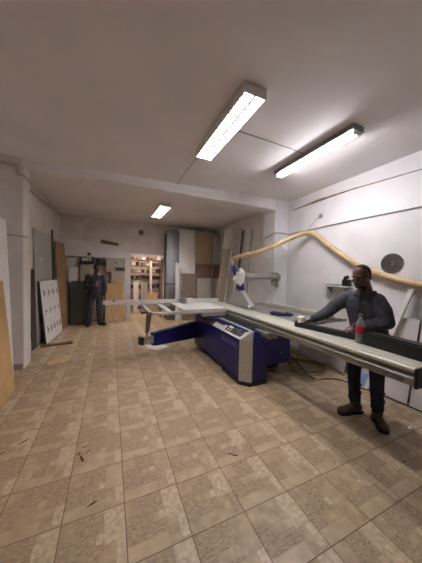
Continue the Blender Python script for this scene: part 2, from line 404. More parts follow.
q = MB(); a0, a1 = BY0+.15, BY0+.64
q.hexa([slope(a0, .18, .001), slope(a0, .86, .001), slope(a1, .86, .001), slope(a1, .18, .001), slope(a0, .18, .006), slope(a0, .86, .006), slope(a1, .86, .006), slope(a1, .18, .006)])
q.build('switch_plate', 'black_plastic', ctl)
Rn = V((0, 0, 1)).rotation_difference(V((-.135, 0, .17)).normalized()).to_matrix()
for k, (yy, ww, r, mm) in enumerate(((BY0+.56, .55, .026, 'button_white'), (BY0+.49, .55, .026, 'button_white'), (BY0+.56, .30, .014, 'button_white'), (BY0+.48, .30, .014, 'button_white'), (BY0+.38, .6, .018, 'button_grey'), (BY0+.33, .42, .016, 'button_grey'), (BY0+.25, .6, .018, 'button_grey'), (BY0+.21, .38, .014, 'button_grey'))):
    MB().lathe([(r, 0), (r*.9, .012), (r*.4, .015)], slope(yy, ww, .005), Rn, 14).build('button', mm, ctl, True)
q = MB(); a0, a1 = BY0+.74, BY0+.98
q.hexa([slope(a0, .42, .0005), slope(a0, .52, .0005), slope(a1, .52, .0005), slope(a1, .42, .0005), slope(a0, .42, .002), slope(a0, .52, .002), slope(a1, .52, .002), slope(a1, .42, .002)])
q.build('engraved_strip', 'ink', ctl)
lt = lettering('ROBLAND', .115, .001, (BX-.001, BY0+.72, .50), (0, -1, 0), (0, 0, 1), pmat('pale_blue_letter', (106, 106, 168), .5, var=0), base)
# motor cabinet behind
b = MB(); b.box(2.09, 2.80, 2.92, 4.6, .13, .79, .01); mc = b.build('motor_cabinet', 'blue_paint', saw)
MB().box(2.15, 2.72, 3.1, 4.5, .0, .14).build('foot_frame', 'black_metal', saw)
b = MB(); b.box(2.05, 2.135, 2.675, 3.1, .06, .80, .008); b.build('end_panel', 'blue_dark', saw)
for (x, z, yy) in ((2.10, .62, 2.675), (2.36, .55, 2.92), (2.62, .3, 2.92)):
    MB().lathe([(.018, 0), (.018, .006), (.012, .01)], (x, yy, z), Matrix.Rotation(PI/2, 3, 'X'), 12).build('bolt', 'steel', mc)
# fixed guide rail + main table + rip fence rail
k = MB(); k.box(1.985, 2.20, 2.52, 4.70, .745, .789, .004); k.box(2.01, 2.20, 2.525, 4.70, .70, .746, .004); k.build('guide_rail', 'anodised', saw)
b = MB(); b.box(2.44, 3.40, 2.55, 4.40, .875, .928, .006); b.box(2.5, 3.3, 2.65, 4.3, .80, .876)
b.build('saw_table', 'cast_iron', saw)
b = MB(); b.tube([(2.62, 2.47, .89), (3.55, 2.47, .89)], .02, 12); b.box(2.62, 3.5, 2.50, 2.56, .86, .91)
b.build('fence_rail', 'steel', saw)
b = MB(); b.box(3.16, 3.22, 2.60, 4.10, .935, 1.0, .006); b.box(3.12, 3.3, 2.5, 2.62, .93, 1.02, .015)
b.build('rip_fence', 'aluminium', saw)
MB().lathe([(.13, -.0015), (.13, .0015)], (2.432, 3.88, .87), Matrix.Rotation(PI/2, 3, 'Y'), 40).build('saw_blade', 'steel', saw)
# sliding carriage
prof = [(2.066, .905), (2.086, .900), (2.086, .872), (2.052, .862), (2.047, .857), (2.047, .847), (2.060, .842), (2.060, .796), (2.15, .790), (2.15, .81), (2.36, .81), (2.36, .80), (2.415, .80), (2.418, .806), (2.418, .905)]
car = MB().prism(prof, lambda u, v, w: (u, .88+(4.92-.88)*w, v)).build('sliding_carriage', 'anodised', saw)
prof = [(2.060, .936), (2.050, .930), (2.050, .908), (2.056, .904), (2.415, .904), (2.42, .908), (2.42, .932), (2.415, .936), (2.30, .936), (2.30, .926), (2.285, .926), (2.285, .936), (2.20, .936), (2.20, .932), (2.195, .932), (2.195, .936), (2.11, .936), (2.11, .931), (2.10, .931), (2.10, .936)]
MB().prism(prof, lambda u, v, w: (u, .88+(4.92-.88)*w, v)).build('carriage_top', 'aluminium', car)
MB().box(2.048, 2.42, .862, .882, .786, .938, .008).build('end_cap', 'black_plastic', car)
lettering('Z', .075, .0008, (2.0592, 1.10, .800), (0, -1, 0), (0, 0, 1), 'ink', car, shear=.3)
lettering('3200', .046, .0008, (2.0592, 1.045, .803), (0, -1, 0), (0, 0, 1), 'ink', car, shear=.3)
# outrigger table
b = MB()
b.box(.585, .645, 3.85, 4.84, .87, .928, .006); b.box(.585, 2.05, 3.85, 3.92, .865, .915, .006); b.box(.585, 2.05, 4.78, 4.84, .87, .92, .006)
b.box(1.52, 1.57, 3.9, 4.8, .87, .92)
b.build('outrigger_frame', 'silver_paint', saw)
MB().box(.90, .985, 3.9, 4.8, .895, .93, .005).build('cross_bar', 'alu_light', saw)
b = MB(); b.box(1.20, 2.035, 3.90, 4.80, .922, .942, .004); b.build('outrigger_top', 'white_laminate', saw)
MB().box(1.55, 2.04, 3.855, 3.90, .80, .925, .006).build('frame_bracket', 'grey_arm', saw)
fe = MB(); fe.box(-.14, 2.36, 4.83, 4.90, .938, 1.008, .006); fe.box(-.14, 2.36, 4.838, 4.86, 1.008, 1.02)
fence = fe.build('crosscut_fence', 'alu_light', saw)
for fx in (.06,):
    k = MB(); k.box(fx-.014, fx+.014, 4.822, 4.905, 1.0, 1.035, .004); k.lathe([(.012, 0), (.012, .02)], (fx, 4.83, 1.02), Matrix.Rotation(PI/2, 3, 'X'), 12)
    k.build('stop_block', 'black_plastic', fence)
k = MB(); k.box(1.41, 1.48, 4.62, 4.82, .943, 1.05, .008); k.tube([(1.445, 4.70, 1.03), (1.44, 4.68, 1.12), (1.41, 4.66, 1.20)], .018, 10); k.tube([(1.445, 4.72, 1.05), (1.56, 4.70, 1.12)], .014, 8)
k.ell((1.41, 4.66, 1.20), (.028, .028, .028)); k.ell((1.56, 4.70, 1.12), (.022, .022, .022)); k.build('hold_down_clamp', 'grey_arm', saw)
MB().box(1.50, 1.66, 4.64, 4.78, .944, 1.05, .025).build('fence_shoe', 'white_laminate', saw)
# swing arm
arm = MB(); A0 = V((.70, 4.13, 0)); A1 = V((1.74, 4.62, 0)); dn = V((.49, -1.04, 0)).normalized()*.05
def armp(s_, z, k): p = A0.lerp(A1, s_)+dn*k; return (p.x, p.y, z)
poly = [(0, .275), (.06, .262), (.40, .24), (1, .20), (1, .56), (0, .50)]
arm.prism(poly, lambda u, v, w: armp(u, v, 1-2*w)); ar = arm.build('swing_arm', 'blue_paint', saw)
k = MB(); k.prism([(-.19, .345), (.02, .32), (.02, .46), (-.19, .44)], lambda u, v, w: armp(u, v, .8-1.6*w)); k.build('end_block', 'grey_arm', ar)
k = MB(); k.prism([(-.22, .335), (-.18, .335), (-.18, .465), (-.22, .465)], lambda u, v, w: armp(u, v, 1.1-2.2*w)); k.build('end_stop', 'black_plastic', ar)
lg = MB(); c0 = armp(-.1, .44, 0)
lg.loft([((c0[0], c0[1], .44), (.012, 0, 0), (0, .012, 0)), ((c0[0], c0[1], .50), (.014, 0, 0), (0, .014, 0)), ((c0[0]+.005, c0[1]-.02, .56), (.036, 0, 0), (0, .036, 0)), ((.612, c0[1]-.1, .87), (.046, 0, 0), (0, .046, 0))])
lg.build('support_leg', 'grey_arm', saw)
for yy in (4.0, 4.6):
    k = MB(); k.box(.50, .59, yy-.012, yy+.012, .885, .905); k.ell((.50, yy, .895), (.02, .02, .02)); k.build('lock_lever', 'black_plastic', saw)

# overhead guard hanging from a boom on the pillar
og = thing('overhead_saw_guard', (3.40, 4.05, 1.56), 'grey wedge-shaped overhead guard on a boom arm above the saw blade', 'saw guard')
k = MB(); k.box(3.30, 3.46, 4.035, 4.088, 1.38, 1.66, .008); k.box(3.36, 3.46, 3.96, 4.05, 1.48, 1.62, .01); k.box(3.34, 3.42, 3.98, 4.04, 1.33, 1.40, .004)
k.build('wall_bracket', 'grey_arm', og)
MB().tube([(2.50, 3.90, 1.57), (3.40, 4.02, 1.56)], .058, 18).build('boom', 'hood_grey', og, True)
yz = [(4.46, .955), (3.62, .955), (3.54, .975), (3.53, 1.01), (3.88, 1.27), (4.05, 1.30), (4.14, 1.22)]
k = MB(); k.prism(yz, lambda u, v, w: (2.385+.10*w, u, v)); k.build('guard_hood', 'hood_grey', og)
k = MB(); k.lathe([(.032, 0), (.032, .03), (.012, .034)], (2.40, 3.56, .995), Matrix.Rotation(-PI/2, 3, 'Y'), 16); k.build('guide_roller', 'white_metal', og, True)
k = MB(); k.tube([(2.435, 3.96, 1.27), (2.435, 3.98, 1.42)], [.075, .065], 16); k.build('blue_collar', 'blue_paint', og, True)
k = MB(); k.obox((2.43, 4.0, 1.52), (.12, .18, .24), Euler((math.radians(18), 0, 0)), .02); k.obox((2.40, 3.88, 1.52), (.06, .06, .30), Euler((math.radians(24), 0, 0)), .012)
k.ell((2.40, 4.09, 1.50), (.07, .08, .07)); k.obox((2.42, 3.97, 1.66), (.07, .07, .12), Euler((math.radians(20), 0, 0)), .01)
k.build('pivot_head', 'white_metal', og)
k = MB(); k.tube([(2.43, 4.14, 1.60), (2.42, 4.28, 1.75)], [.050, .052], 16); k.build('extraction_spigot', 'blue_paint', og, True)
k = MB(); k.tube([(2.42, 4.28, 1.75), (2.415, 4.36, 1.85)], [.047, .047], 16); k.build('hose_collar', 'hood_grey', og, True)

# ribbed extraction hose
def catmull(P, n=14):
    P = [V(p) for p in P]; P = [P[0]*2-P[1]]+P+[P[-1]*2-P[-2]]; out = []
    for i in range(1, len(P)-2):
        for k in range(n):
            t_ = k/n; a, b_, c, d = P[i-1:i+3]
            out.append(.5*((2*b_)+(c-a)*t_+(2*a-5*b_+4*c-d)*t_*t_+(3*b_-a-3*c+d)*t_**3))
    out.append(P[-2]); return out
hp = catmull([(2.42, 4.34, 1.85), (2.44, 4.36, 1.92), (2.52, 4.22, 1.98), (2.75, 3.95, 2.06), (3.05, 3.72, 2.20), (3.38, 3.55, 2.38), (3.58, 3.42, 2.465), (3.67, 3.28, 2.43), (3.68, 2.9, 2.13), (3.68, 2.36, 1.78), (3.68, 1.92, 1.61), (3.68, 1.52, 1.52), (3.68, 1.0, 1.50), (3.68, .3, 1.62)], 16)
rs = [.046+(.0022 if i % 2 else -.0012) for i in range(len(hp))]
tag(MB().tube(hp, rs, 14).build('dust_extraction_hose', 'hose_tan', smooth=True), 'long tan flexible hose rising from saw guard to wall hook then sagging along right wall', 'hose')
k = MB(); k.tube(catmull([(XR-.004, 3.22, 2.78), (3.70, 3.24, 2.74), (3.64, 3.32, 2.62), (3.60, 3.38, 2.52), (3.60, 3.40, 2.41), (3.66, 3.36, 2.40)], 6), .006, 8); k.box(XR-.01, XR+.001, 3.18, 3.26, 2.74, 2.82)
tag(k.build('hose_hanger', 'cable_grey', smooth=True), 'thin wire hanger on the right wall holding up the peak of the tan hose', 'hanger')

# ------------------------------------------------------------------ things on the carriage
t = thing('black_profile_bar', (2.30, 1.85, .937), 'flat black bar lying on the carriage under the standing man\'s hands', 'bar')
def bar(mb, p0, p1, w, z0, z1, bev): 
    p0 = V(p0); p1 = V(p1); d = p1-p0; ang = math.atan2(d.y, d.x); c = (p0+p1)/2
    return mb.obox((c.x, c.y, (z0+z1)/2), (d.length, w, z1-z0), Euler((0, 0, ang)), bev)
bar(MB(), (2.240, 2.235, 0), (2.385, 1.56, 0), .085, .938, .998, .008).build('bar_body', 'black_plastic', t)
bar(MB(), (2.378, 1.60, 0), (2.392, 1.535, 0), .095, .938, 1.012, .012).build('end_fitting', 'black_metal', t)
t = thing('black_machine_case', (2.33, 1.1, .937), 'long black case lying on the near end of the carriage, running out of frame', 'case')
bar(MB(), (2.357, 1.405, 0), (2.30, .55, 0), .13, .938, 1.05, .008).build('case_body', 'black_plastic', t)
bar(MB(), (2.362, 1.40, 0), (2.307, .55, 0), .11, 1.05, 1.064, .004).build('case_lid', 'black_metal', t)
t = thing('paper_cup', (2.27, 2.14, .985), 'small white cup held by the man on the end of black bar', 'cup')
Rt = Euler((0, math.radians(-18), 0)).to_matrix()
MB().lathe([(.040, 0), (.048, .062), (.050, .066), (.043, .064), (.036, .006)], (2.252, 2.168, .999), None, 20).build('cup_body', 'cup_white', t, True)
MB().lathe([(.051, 0), (.051, .008), (.04, .014), (.01, .016)], (2.252, 2.168, 1.062), None, 20).build('cup_lid', 'cup_white', t, True)
t = thing('plastic_bottle', (2.325, 1.50, .937), 'clear plastic bottle with red label and greenish cap standing before the man', 'bottle')
bc = (2.315, 1.455, .937)
MB().lathe([(.030, 0), (.037, .012), (.038, .09), (.036, .10), (.036, .165), (.038, .175), (.034, .205), (.018, .245), (.014, .262), (.014, .272)], bc, None, 24).build('bottle_body', 'clear_plastic', t, True)
MB().lathe([(.0385, .098), (.039, .10), (.039, .165), (.0385, .167)], bc, None, 24).build('bottle_label', 'label_red', t, True)
MB().lathe([(.017, .268), (.0175, .272), (.0175, .290), (.015, .293)], bc, None, 16).build('bottle_cap', 'cap_green', t, True)
k = MB(); rr = random.Random(5)
for i in range(9): k.ell((2.49+.028*i, 3.0-.020*i+rr.uniform(-.03, .03), .957+rr.uniform(0, .012)), (.05, .055, .022+.01*rr.random()))
tag(link('work_gloves', fuse(k, .012, 2), 'navy_cloth', None, True), 'crumpled dark navy gloves lying on the saw table beside the carriage', 'gloves')

# ------------------------------------------------------------------ boards and panels
def board(name, b0, b1, lean, thick, mat, label, cat='board', group=None, edge='board_edge', parent=None):
    """upright or leaning sheet: b0,b1 front bottom corners, lean = vector bottom->top, thick along the back normal"""
    b0 = V(b0); b1 = V(b1); L = V(lean)
    n = (b1-b0).cross(L).normalized()*thick
    m = MB(); m.hexa([b0, b1, b1+n, b0+n, b0+L, b1+L, b1+L+n, b0+L+n])
    m.bm.faces.ensure_lookup_table()
    for f in m.bm.faces: f.material_index = 1
    m.bm.faces[2].material_index = 0; m.bm.faces[4].material_index = 0
    o = m.build(name, [mat, edge], parent)
    if label: tag(o, label, cat, group)
    return o
# left foreground, leaning on the left wall
board('mdf_board', (-1.14, 1.5, .002), (-1.14, 3.71, .002), (-.135, .05, 1.44), -.022, 'mdf', 'large tan board leaning on the left wall nearest the camera', edge='mdf')
board('white_board', (-1.175, 1.6, .002), (-1.175, 3.80, .002), (-.225, .45, 2.31), -.02, 'white_laminate', 'tall white board leaning behind the large tan board at left', edge='white_laminate')
# left wall behind the pilaster
o = board('grey_sheet', (-1.395, 5.72, .002), (-1.345, 6.95, .002), (-.05, .0, 2.44), -.014, 'grey_sheet', 'tall plain grey sheet standing against the left wall behind the pilaster', edge='grey_sheet')
k = MB(); k.hexa([(-1.412, 6.02, 1.78), (-1.406, 6.22, 1.78), (-1.409, 6.22, 1.78), (-1.415, 6.02, 1.78), (-1.414, 6.02, 1.86), (-1.408, 6.22, 1.86), (-1.411, 6.22, 1.86), (-1.417, 6.02, 1.86)])
k.build('sticker', 'sticker', o)
board('dark_board', (-1.39, 5.42, .002), (-1.38, 5.70, .002), (-.05, 0, 1.6), -.02, 'dark_board', 'narrow dark brown board in the shade beside the pilaster', edge='dark_board')
P0 = V((-1.245, 5.80, .002)); PX = V((-1.14, 6.93, .002))-P0; PL = V((-.13, .02, 1.345)); pn = PX.cross(PL).normalized()
ink = MB()
thk = -pn*.03
ink.hexa([P0, P0+PX, P0+PX+thk, P0+thk, P0+PL, P0+PX+PL, P0+PX+PL+thk, P0+PL+thk])
ink.bm.faces.ensure_lookup_table()
for f in ink.bm.faces: f.material_index = 2
ink.bm.faces[2].material_index = 0; ink.mi = 1
def pp(u, v, off): return P0+PX*u+PL*v+pn*off
def stroke(u0, v0, u1, v1, w=.009):
    du, dv = u1-u0, v1-v0; l_ = math.hypot(du, dv); a, b_ = -dv/l_*w, du/l_*w
    ink.hexa([pp(u0+a, v0+b_, .0005), pp(u1+a, v1+b_, .0005), pp(u1-a, v1-b_, .0005), pp(u0-a, v0-b_, .0005), pp(u0+a, v0+b_, .002), pp(u1+a, v1+b_, .002), pp(u1-a, v1-b_, .002), pp(u0-a, v0-b_, .002)])
for row, n_ in ((.80, 4), (.50, 4), (.20, 5)):
    for c in range(n_):
        u = .16+.76*c/(n_-1)-.03
        if row < .3 or row > .7:
            stroke(u, row-.05, u+.01, row+.05); stroke(u-.03, row+.045, u+.03, row+.05, .006); stroke(u+.04, row-.045, u+.05, row+.03, .012)
        else:
            stroke(u, row-.05, u+.01, row+.05); stroke(u+.02, row+.0, u+.05, row+.01, .009)
    for c in range(n_-1): stroke(.27+.76*c/(n_-1)-.05, row, .27+.76*c/(n_-1)-.01, row+.004, .008)
tag(ink.build('printed_panel', ['white_laminate', 'ink', 'dark_board']), 'white panel printed with three rows of dark marks leaning at left', 'board')
board('plywood_sheet', (-1.22, 6.99, .002), (-1.10, 7.50, .002), (-.13, .22, 2.36), -.02, 'ply', 'tall brown plywood sheet leaning on the left wall behind the printed panel', edge='ply')
board('gap_shade_strip', (-1.325, 6.97, .002), (-1.315, 7.06, .002), (-.06, .02, 2.62), -.02, 'dark_board', 'thin dark strip put in for the shaded gap between the grey sheet and the plywood', edge='dark_board')  # added dark strip, the gap's shade put into its colour
tag(MB().tube(catmull([(-1.09, 7.42, 1.30), (-1.08, 7.40, 1.15), (-1.04, 7.42, .95), (-1.03, 7.43, .75), (-1.06, 7.44, .6)], 6), .012, 8).build('hanging_cable', 'cord_black', smooth=True), 'short black cable hanging down the face of the plywood sheet', 'cable')
tag(MB().obox((-1.03, 5.66, .018), (.56, .11, .034), Euler((0, 0, .18)), .003).build('timber_offcut', 'dark_wood'), 'brown timber offcut lying on the floor by the printed panel', 'timber')
tag(MB().obox((-.82, 4.62, .006), (.34, .20, .009), Euler((0, 0, .35)), .001).build('wood_scrap', 'pale_wood'), 'thin pale scrap of board lying flat on the floor by the pilaster', 'offcut')
# back wall boards
yb = 7.93
board('grey_green_door', (-1.06, 7.62, .06), (-.64, 7.62, .06), (0, .16, 1.22), .035, 'grey_green', 'dark grey-green door panel leaning beside the far man', 'panel', edge='grey_green')
tag(MB().box(-1.08, -.62, 7.60, 7.74, 0.0, .058, .006).build('timber_batten', 'dark_wood'), 'low brown batten on the floor under the grey-green door panel', 'timber')
t = thing('storage_cabinet', (-.78, 7.98, 0), 'low brown cabinet unit under the radio at the back wall', 'cabinet')
MB().box(-1.14, -.16, 7.93, 8.19, .0, 1.22, .006).build('cabinet_body', 'taupe', t)
MB().box(-.62, -.19, 7.905, 7.93, .05, 1.2, .004).build('cabinet_door', 'taupe', t)
MB().lathe([(.018, 0), (.018, .02)], (-.57, 7.906, .8), Matrix.Rotation(PI/2, 3, 'X'), 10).build('knob', 'steel', t)
board('small_white_panel', (-1.14, 7.95, 1.225), (-.91, 7.95, 1.225), (0, .05, .46), .02, 'white_laminate', 'small white panel propped at far left on the brown cabinet', 'panel')
board('beige_panel', (-.86, 7.97, 1.225), (-.48, 7.97, 1.225), (0, .05, .55), .02, 'beige_panel', 'beige panel propped on the brown cabinet under the black radio', 'panel')
sh = thing('wall_shelf', (-.6, 8.08, 1.80), 'narrow dark shelf under the soffit on the back wall', 'shelf')
MB().box(-.90, .0, 7.99, 8.19, 1.80, 1.825, .003).build('shelf_board', 'dark_board', sh)
for x in (-.88, -.03): MB().box(x-.012, x+.012, 8.0, 8.19, 1.72, 1.80).build('bracket', 'steel', sh)
t = thing('radio', (-.68, 8.08, 1.825), 'black radio with a white face on the shelf behind the far man', 'radio')
MB().box(-.86, -.50, 8.0, 8.17, 1.826, 2.025, .012).build('radio_body', 'black_plastic', t)
MB().box(-.82, -.55, 7.993, 8.002, 1.90, 2.00, .003).build('dial_face', 'sticker', t)
MB().lathe([(.022, 0), (.022, .02)], (-.62, 7.994, 1.945), Matrix.Rotation(PI/2, 3, 'X'), 12).build('tuning_knob', 'black_plastic', t)
t = thing('coffee_tin', (-.34, 8.05, 1.825), 'dark tin on the shelf at the right of the radio', 'tin')
MB().lathe([(.055, 0), (.055, .15), (.05, .155)], (-.36, 8.07, 1.826), None, 16).build('tin_body', 'dark_board', t, True)
MB().lathe([(.058, .15), (.058, .175), (.03, .18)], (-.36, 8.07, 1.826), None, 16).build('tin_lid', 'steel', t, True)
t = thing('spray_can', (-.2, 8.08, 1.825), 'grey can with small cap standing near the right end of the shelf', 'can')
MB().lathe([(.04, 0), (.04, .12), (.03, .135)], (-.20, 8.07, 1.826), None, 16).build('can_body', 'taupe', t, True)
MB().lathe([(.02, .13), (.02, .17), (.01, .175)], (-.20, 8.07, 1.826), None, 12).build('can_cap', 'white_metal', t, True)
t = thing('wall_speaker', (-.62, 7.99, 2.2), 'tiny black speaker on the white soffit above the radio', 'speaker')
MB().box(-.66, -.58, 7.93, 7.981, 2.07, 2.15, .006).build('speaker_body', 'black_plastic', t)
MB().lathe([(.026, 0), (.02, .006)], (-.62, 7.931, 2.11), Matrix.Rotation(PI/2, 3, 'X'), 14).build('speaker_cone', 'dark_board', t)
tag(MB().hexa([(-.30, 8.02, 2.476), (.22, 8.02, 2.427), (.22, 8.12, 2.427), (-.30, 8.12, 2.476), (-.30, 8.02, 2.60), (.22, 8.02, 2.52), (.22, 8.12, 2.52), (-.30, 8.12, 2.60)]).build('brown_plank', 'walnut'), 'brown plank lying on the sloping top of the white soffit', 'plank')
t = thing('wall_cabinet', (.14, 8.0, 1.25), 'pale grey-beige wall cabinet to the right of the far man', 'cabinet')
MB().box(-.14, .44, 7.98, 8.2, 1.58, 2.03, .004).build('cabinet_body', 'beige_panel', t)
MB().box(-.13, .43, 7.962, 7.98, 1.74, 2.02, .004).build('cabinet_door', 'greige', t)
MB().box(.14, .42, 7.955, 7.97, 1.62, 1.72, .003).build('dark_plate', 'dark_board', t)  # flat dark plate set on the cabinet front, nothing cut out behind it
MB().ell((.14, 7.955, 1.87), (.03, .015, .03)).build('knob', 'walnut', t, True)
board('cream_panel', (.02, 7.90, 1.23), (.42, 7.90, 1.23), (0, .06, .36), .02, 'beige_panel', 'cream panel propped between the wall cabinet and the pale wood boards', 'panel')
board('pale_wood_board', (-.15, 7.80, .002), (.44, 7.80, .002), (0, .08, .70), .02, 'pale_wood', 'lower pale wooden board leaning on the back wall beside the doorway', 'board', edge='pale_wood')
board('pale_wood_board', (-.13, 7.87, .002), (.40, 7.87, .002), (0, .07, 1.22), .02, 'mdf', 'taller tan board leaning behind the pale wooden board beside the doorway', 'board', edge='mdf')
# doorway region
board('white_door_leaf', (.50, 8.12, .002), (.62, 8.12, .002), (0, .04, 2.2), .03, 'white_laminate', 'narrow white board upright in the left side of the doorway', 'board', edge='white_laminate')
board('leaning_timber', (1.60, 8.10, .002), (1.70, 8.10, .002), (.04, .06, 2.10), .02, 'tan_laminate', 'tan timber strip upright in the right side of the doorway', 'timber')
board('brown_sheet', (1.87, 8.08, .002), (2.02, 8.08, .002), (-.0, .08, 2.2), .02, 'ply', 'narrow brown sheet standing on the right of the lit doorway', edge='ply')
board('black_sheet', (1.74, 7.96, .002), (1.84, 7.96, .002), (0, .1, 1.5), .02, 'black_metal', 'narrow black sheet standing on the right jamb of the doorway', edge='black_metal')
# store room rack
rk = thing('storage_rack', (1.2, 9.7, 0), 'open storage rack seen through the lit doorway', 'rack')
for x in (.70, 1.46, 1.95):
    for y in (9.5, 9.95): MB().box(x-.02, x+.02, y-.02, y+.02, 0, 2.25).build('upright', 'rack_steel', rk)
SZ = (.55, .95, 1.32, 1.58, 1.86, 2.10)
for z in SZ: MB().box(.68, 1.97, 9.48, 9.97, z-.03, z).build('shelf', 'walnut', rk)
names = ('bottom', 'second', 'third', 'fourth', 'fifth', 'top')
protos = {}
for kind, mm in (('wrap', 'wrap_white'), ('brown', 'box_brown'), ('dark', 'box_dark'), ('blue', 'blue_grey_box')): protos[kind] = None
rr = random.Random(21)
for si, z in enumerate(SZ):
    if si == 0: continue
    nx = 6
    for c in range(nx):
        kind = {1: 'blue', 2: 'dark'}.get(si) or ('brown', 'wrap', 'dark')[(c+si) % 3]
        if protos[kind] is None:
            mm = {'wrap': 'wrap_white', 'brown': 'box_brown', 'dark': 'box_dark', 'blue': 'blue_grey_box'}[kind]
            k = MB(); k.box(-.075, .075, -.14, .14, 0, .145, .015); k.mi = 1; k.box(-.077, .077, -.02, .02, .002, .147, .004)
            o = k.build('stock_box', [mm, 'wrap_white' if kind == 'dark' else 'box_dark']); protos[kind] = o
        else:
            o = protos[kind].copy(); COL.objects.link(o)
        o.location = (.80+c*.21+rr.uniform(-.015, .015), 9.735+rr.uniform(-.02, .02), z+.001); o.rotation_euler.z = rr.uniform(-.14, .14); o.scale = (rr.uniform(.8, 1.05), 1, rr.uniform(.65, 1.15))
        tag(o, 'small stock box in the row on the %s shelf of the storeroom rack' % names[si], 'box', 'boxes on the %s rack shelf' % names[si])
board('white_sheet', (.82, 9.25, .002), (1.02, 9.25, .002), (0, .15, 1.22), .02, 'white_laminate', 'left white sheet standing before the storeroom rack', edge='white_laminate')
board('white_sheet', (1.10, 9.22, .002), (1.36, 9.22, .002), (0, .15, 1.18), .02, 'greige', 'right greyish sheet standing before the storeroom rack', edge='white_laminate')
board('white_strip', (1.45, 9.3, .002), (1.54, 9.3, .002), (0, .14, 2.05), .02, 'white_laminate', 'tall white strip standing before the storeroom rack', edge='white_laminate')
board('pink_board', (1.30, 8.9, .002), (1.72, 8.9, .002), (0, .14, .80), .02, 'pale_wood', 'low pale board standing on the storeroom floor near the doorway', edge='pale_wood')
# big stack of sheets standing on the back right
def upright(name, x0, x1, y, z0, z1, mat, label, lean=.12, th=.03):
    return board(name, (x0, y-lean, z0), (x1, y-lean, z0), (0, lean, z1-z0), th, mat, label, 'sheet', edge=mat)
upright('dark_sheet', 1.72, 1.86, 7.98, .002, 2.96, 'dark_board', 'narrow dark sheet at the left end of the tall stack')
o = thing('rolled_sheet', (1.95, 7.55, 0), 'grey curved sheet rolled upright at the left of the tall stack', 'sheet')
k = MB(); k.loft([((1.93, 7.6, .002), (.22, 0, 0), (0, .16, 0)), ((1.93, 7.6, 3.02), (.22, 0, 0), (0, .16, 0))]); k.build('roll', 'grey_board', o, True)
k = MB(); k.loft([((1.93, 7.6, 1.2), (.224, 0, 0), (0, .164, 0)), ((1.93, 7.6, 1.24), (.224, 0, 0), (0, .164, 0))]); k.build('tie', 'dark_board', o)
upright('narrow_white_sheet', 1.96, 2.10, 7.36, .002, 1.93, 'white_laminate', 'short white strip standing before the grey rolled sheet')
upright('white_sheet', 2.12, 2.70, 7.52, .002, 3.08, 'white_laminate', 'tallest white sheet of the stack, left of the tan sheet')
upright('tan_sheet', 2.72, 3.24, 7.54, .002, 3.05, 'tan_laminate', 'tall tan sheet in the stack to the right of the white sheet')
upright('white_sheet', 3.16, 3.70, 7.66, .002, 3.07, 'greige', 'tall pale sheet at the right end of the stack')
upright('taupe_sheet', 2.20, 2.69, 7.36, .002, 1.58, 'taupe', 'waist-high taupe woodgrain sheet in front of the white sheet')
upright('walnut_sheet', 2.70, 3.66, 7.40, .002, 1.92, 'walnut', 'brown woodgrain sheet across the middle of the stack')
upright('grey_sheet', 2.70, 3.66, 7.28, .002, 1.43, 'greige', 'lowest greyish sheet at the front right of the stack')
upright('thin_post', 3.20, 3.25, 7.25, .002, 3.02, 'taupe', 'thin upright post before the tan and pale sheets')
# planks leaning at the right, beyond the pillar
def plank(name, p0, p1, w, th, mat, label, parent=None, n=(-.75, -.66, 0)):
    p0 = V(p0); p1 = V(p1); L = p1-p0
    n = V(n).normalized(); s_ = V((-n.y, n.x, 0))
    m = MB(); a = s_*w/2; b_ = -n*th
    m.hexa([p0-a, p0+a, p0+a+b_, p0-a+b_, p1-a, p1+a, p1+a+b_, p1-a+b_])
    o = m.build(name, mat, parent)
    if label: tag(o, label, 'plank')
    return o
def two_tone(p0, p1, w, split, ms, label):
    p0 = V(p0); p1 = V(p1); t_ = thing('leaning_plank', ((p0.x), (p0.y), 0), label, 'plank')
    plank('plank_body', p0, p0.lerp(p1, split), w, .02, ms[0], None, t_)
    plank('plank_top', p0.lerp(p1, split), p1, w, .02, ms[1], None, t_)
two_tone((2.90, 6.05, .002), (3.22, 6.0, 2.95), .25, .80, ('taupe', 'greige'), 'wide brownish plank with pale top leaning beside the stack of sheets')
plank('leaning_plank', (3.16, 5.95, .002), (3.50, 5.95, 2.98), .2, .02, 'greige', 'pale grey plank leaning right of the wide brownish plank')
plank('leaning_plank', (3.36, 5.9, .002), (3.62, 5.85, 2.92), .07, .02, 'dark_wood', 'narrow dark brown plank leaning near the right wall beyond the pillar')
plank('leaning_plank', (3.50, 5.5, .002), (3.70, 5.5, 2.9), .05, .02, 'grey_board', 'thin grey strip leaning on the right wall just beyond the pillar')

# right wall, behind the saw and the man
board('white_board', (3.58, 3.50, .002), (3.56, 2.46, .002), (.13, 0, 1.02), -.02, 'white_laminate', 'white board leaning on the right wall behind the saw table', edge='board_edge')
board('white_board', (3.44, 1.97, .002), (3.46, 1.545, .002), (.20, 0, 1.06), -.02, 'white_laminate', 'white board on the floor by the right wall, showing under the carriage behind the man', edge='board_edge')
board('white_board', (3.44, 1.515, .002), (3.46, .75, .002), (.22, 0, 1.10), -.02, 'white_laminate', 'white board at the right edge of the picture leaning on the right wall', edge='board_edge')
board('leaning_board', (3.665, 1.60, .002), (3.665, .80, .002), (.055, 0, 1.36), -.02, 'grey_board', 'grey panel standing behind the white board at the right edge', 'panel', edge='grey_board')
plank('leaning_plank', (3.345, 1.99, .002), (3.66, 1.655, 1.46), .062, .03, 'white_laminate', 'narrow white plank leaning sideways on the right wall beside the man', None, (-1, .1, 0))
board('blue_sheet', (3.37, 2.32, .002), (3.40, 2.06, .002), (.26, 0, .10), -.02, 'blue_pad', 'pale blue sheet lying at the wall behind the man\'s legs', 'sheet', edge='blue_pad')
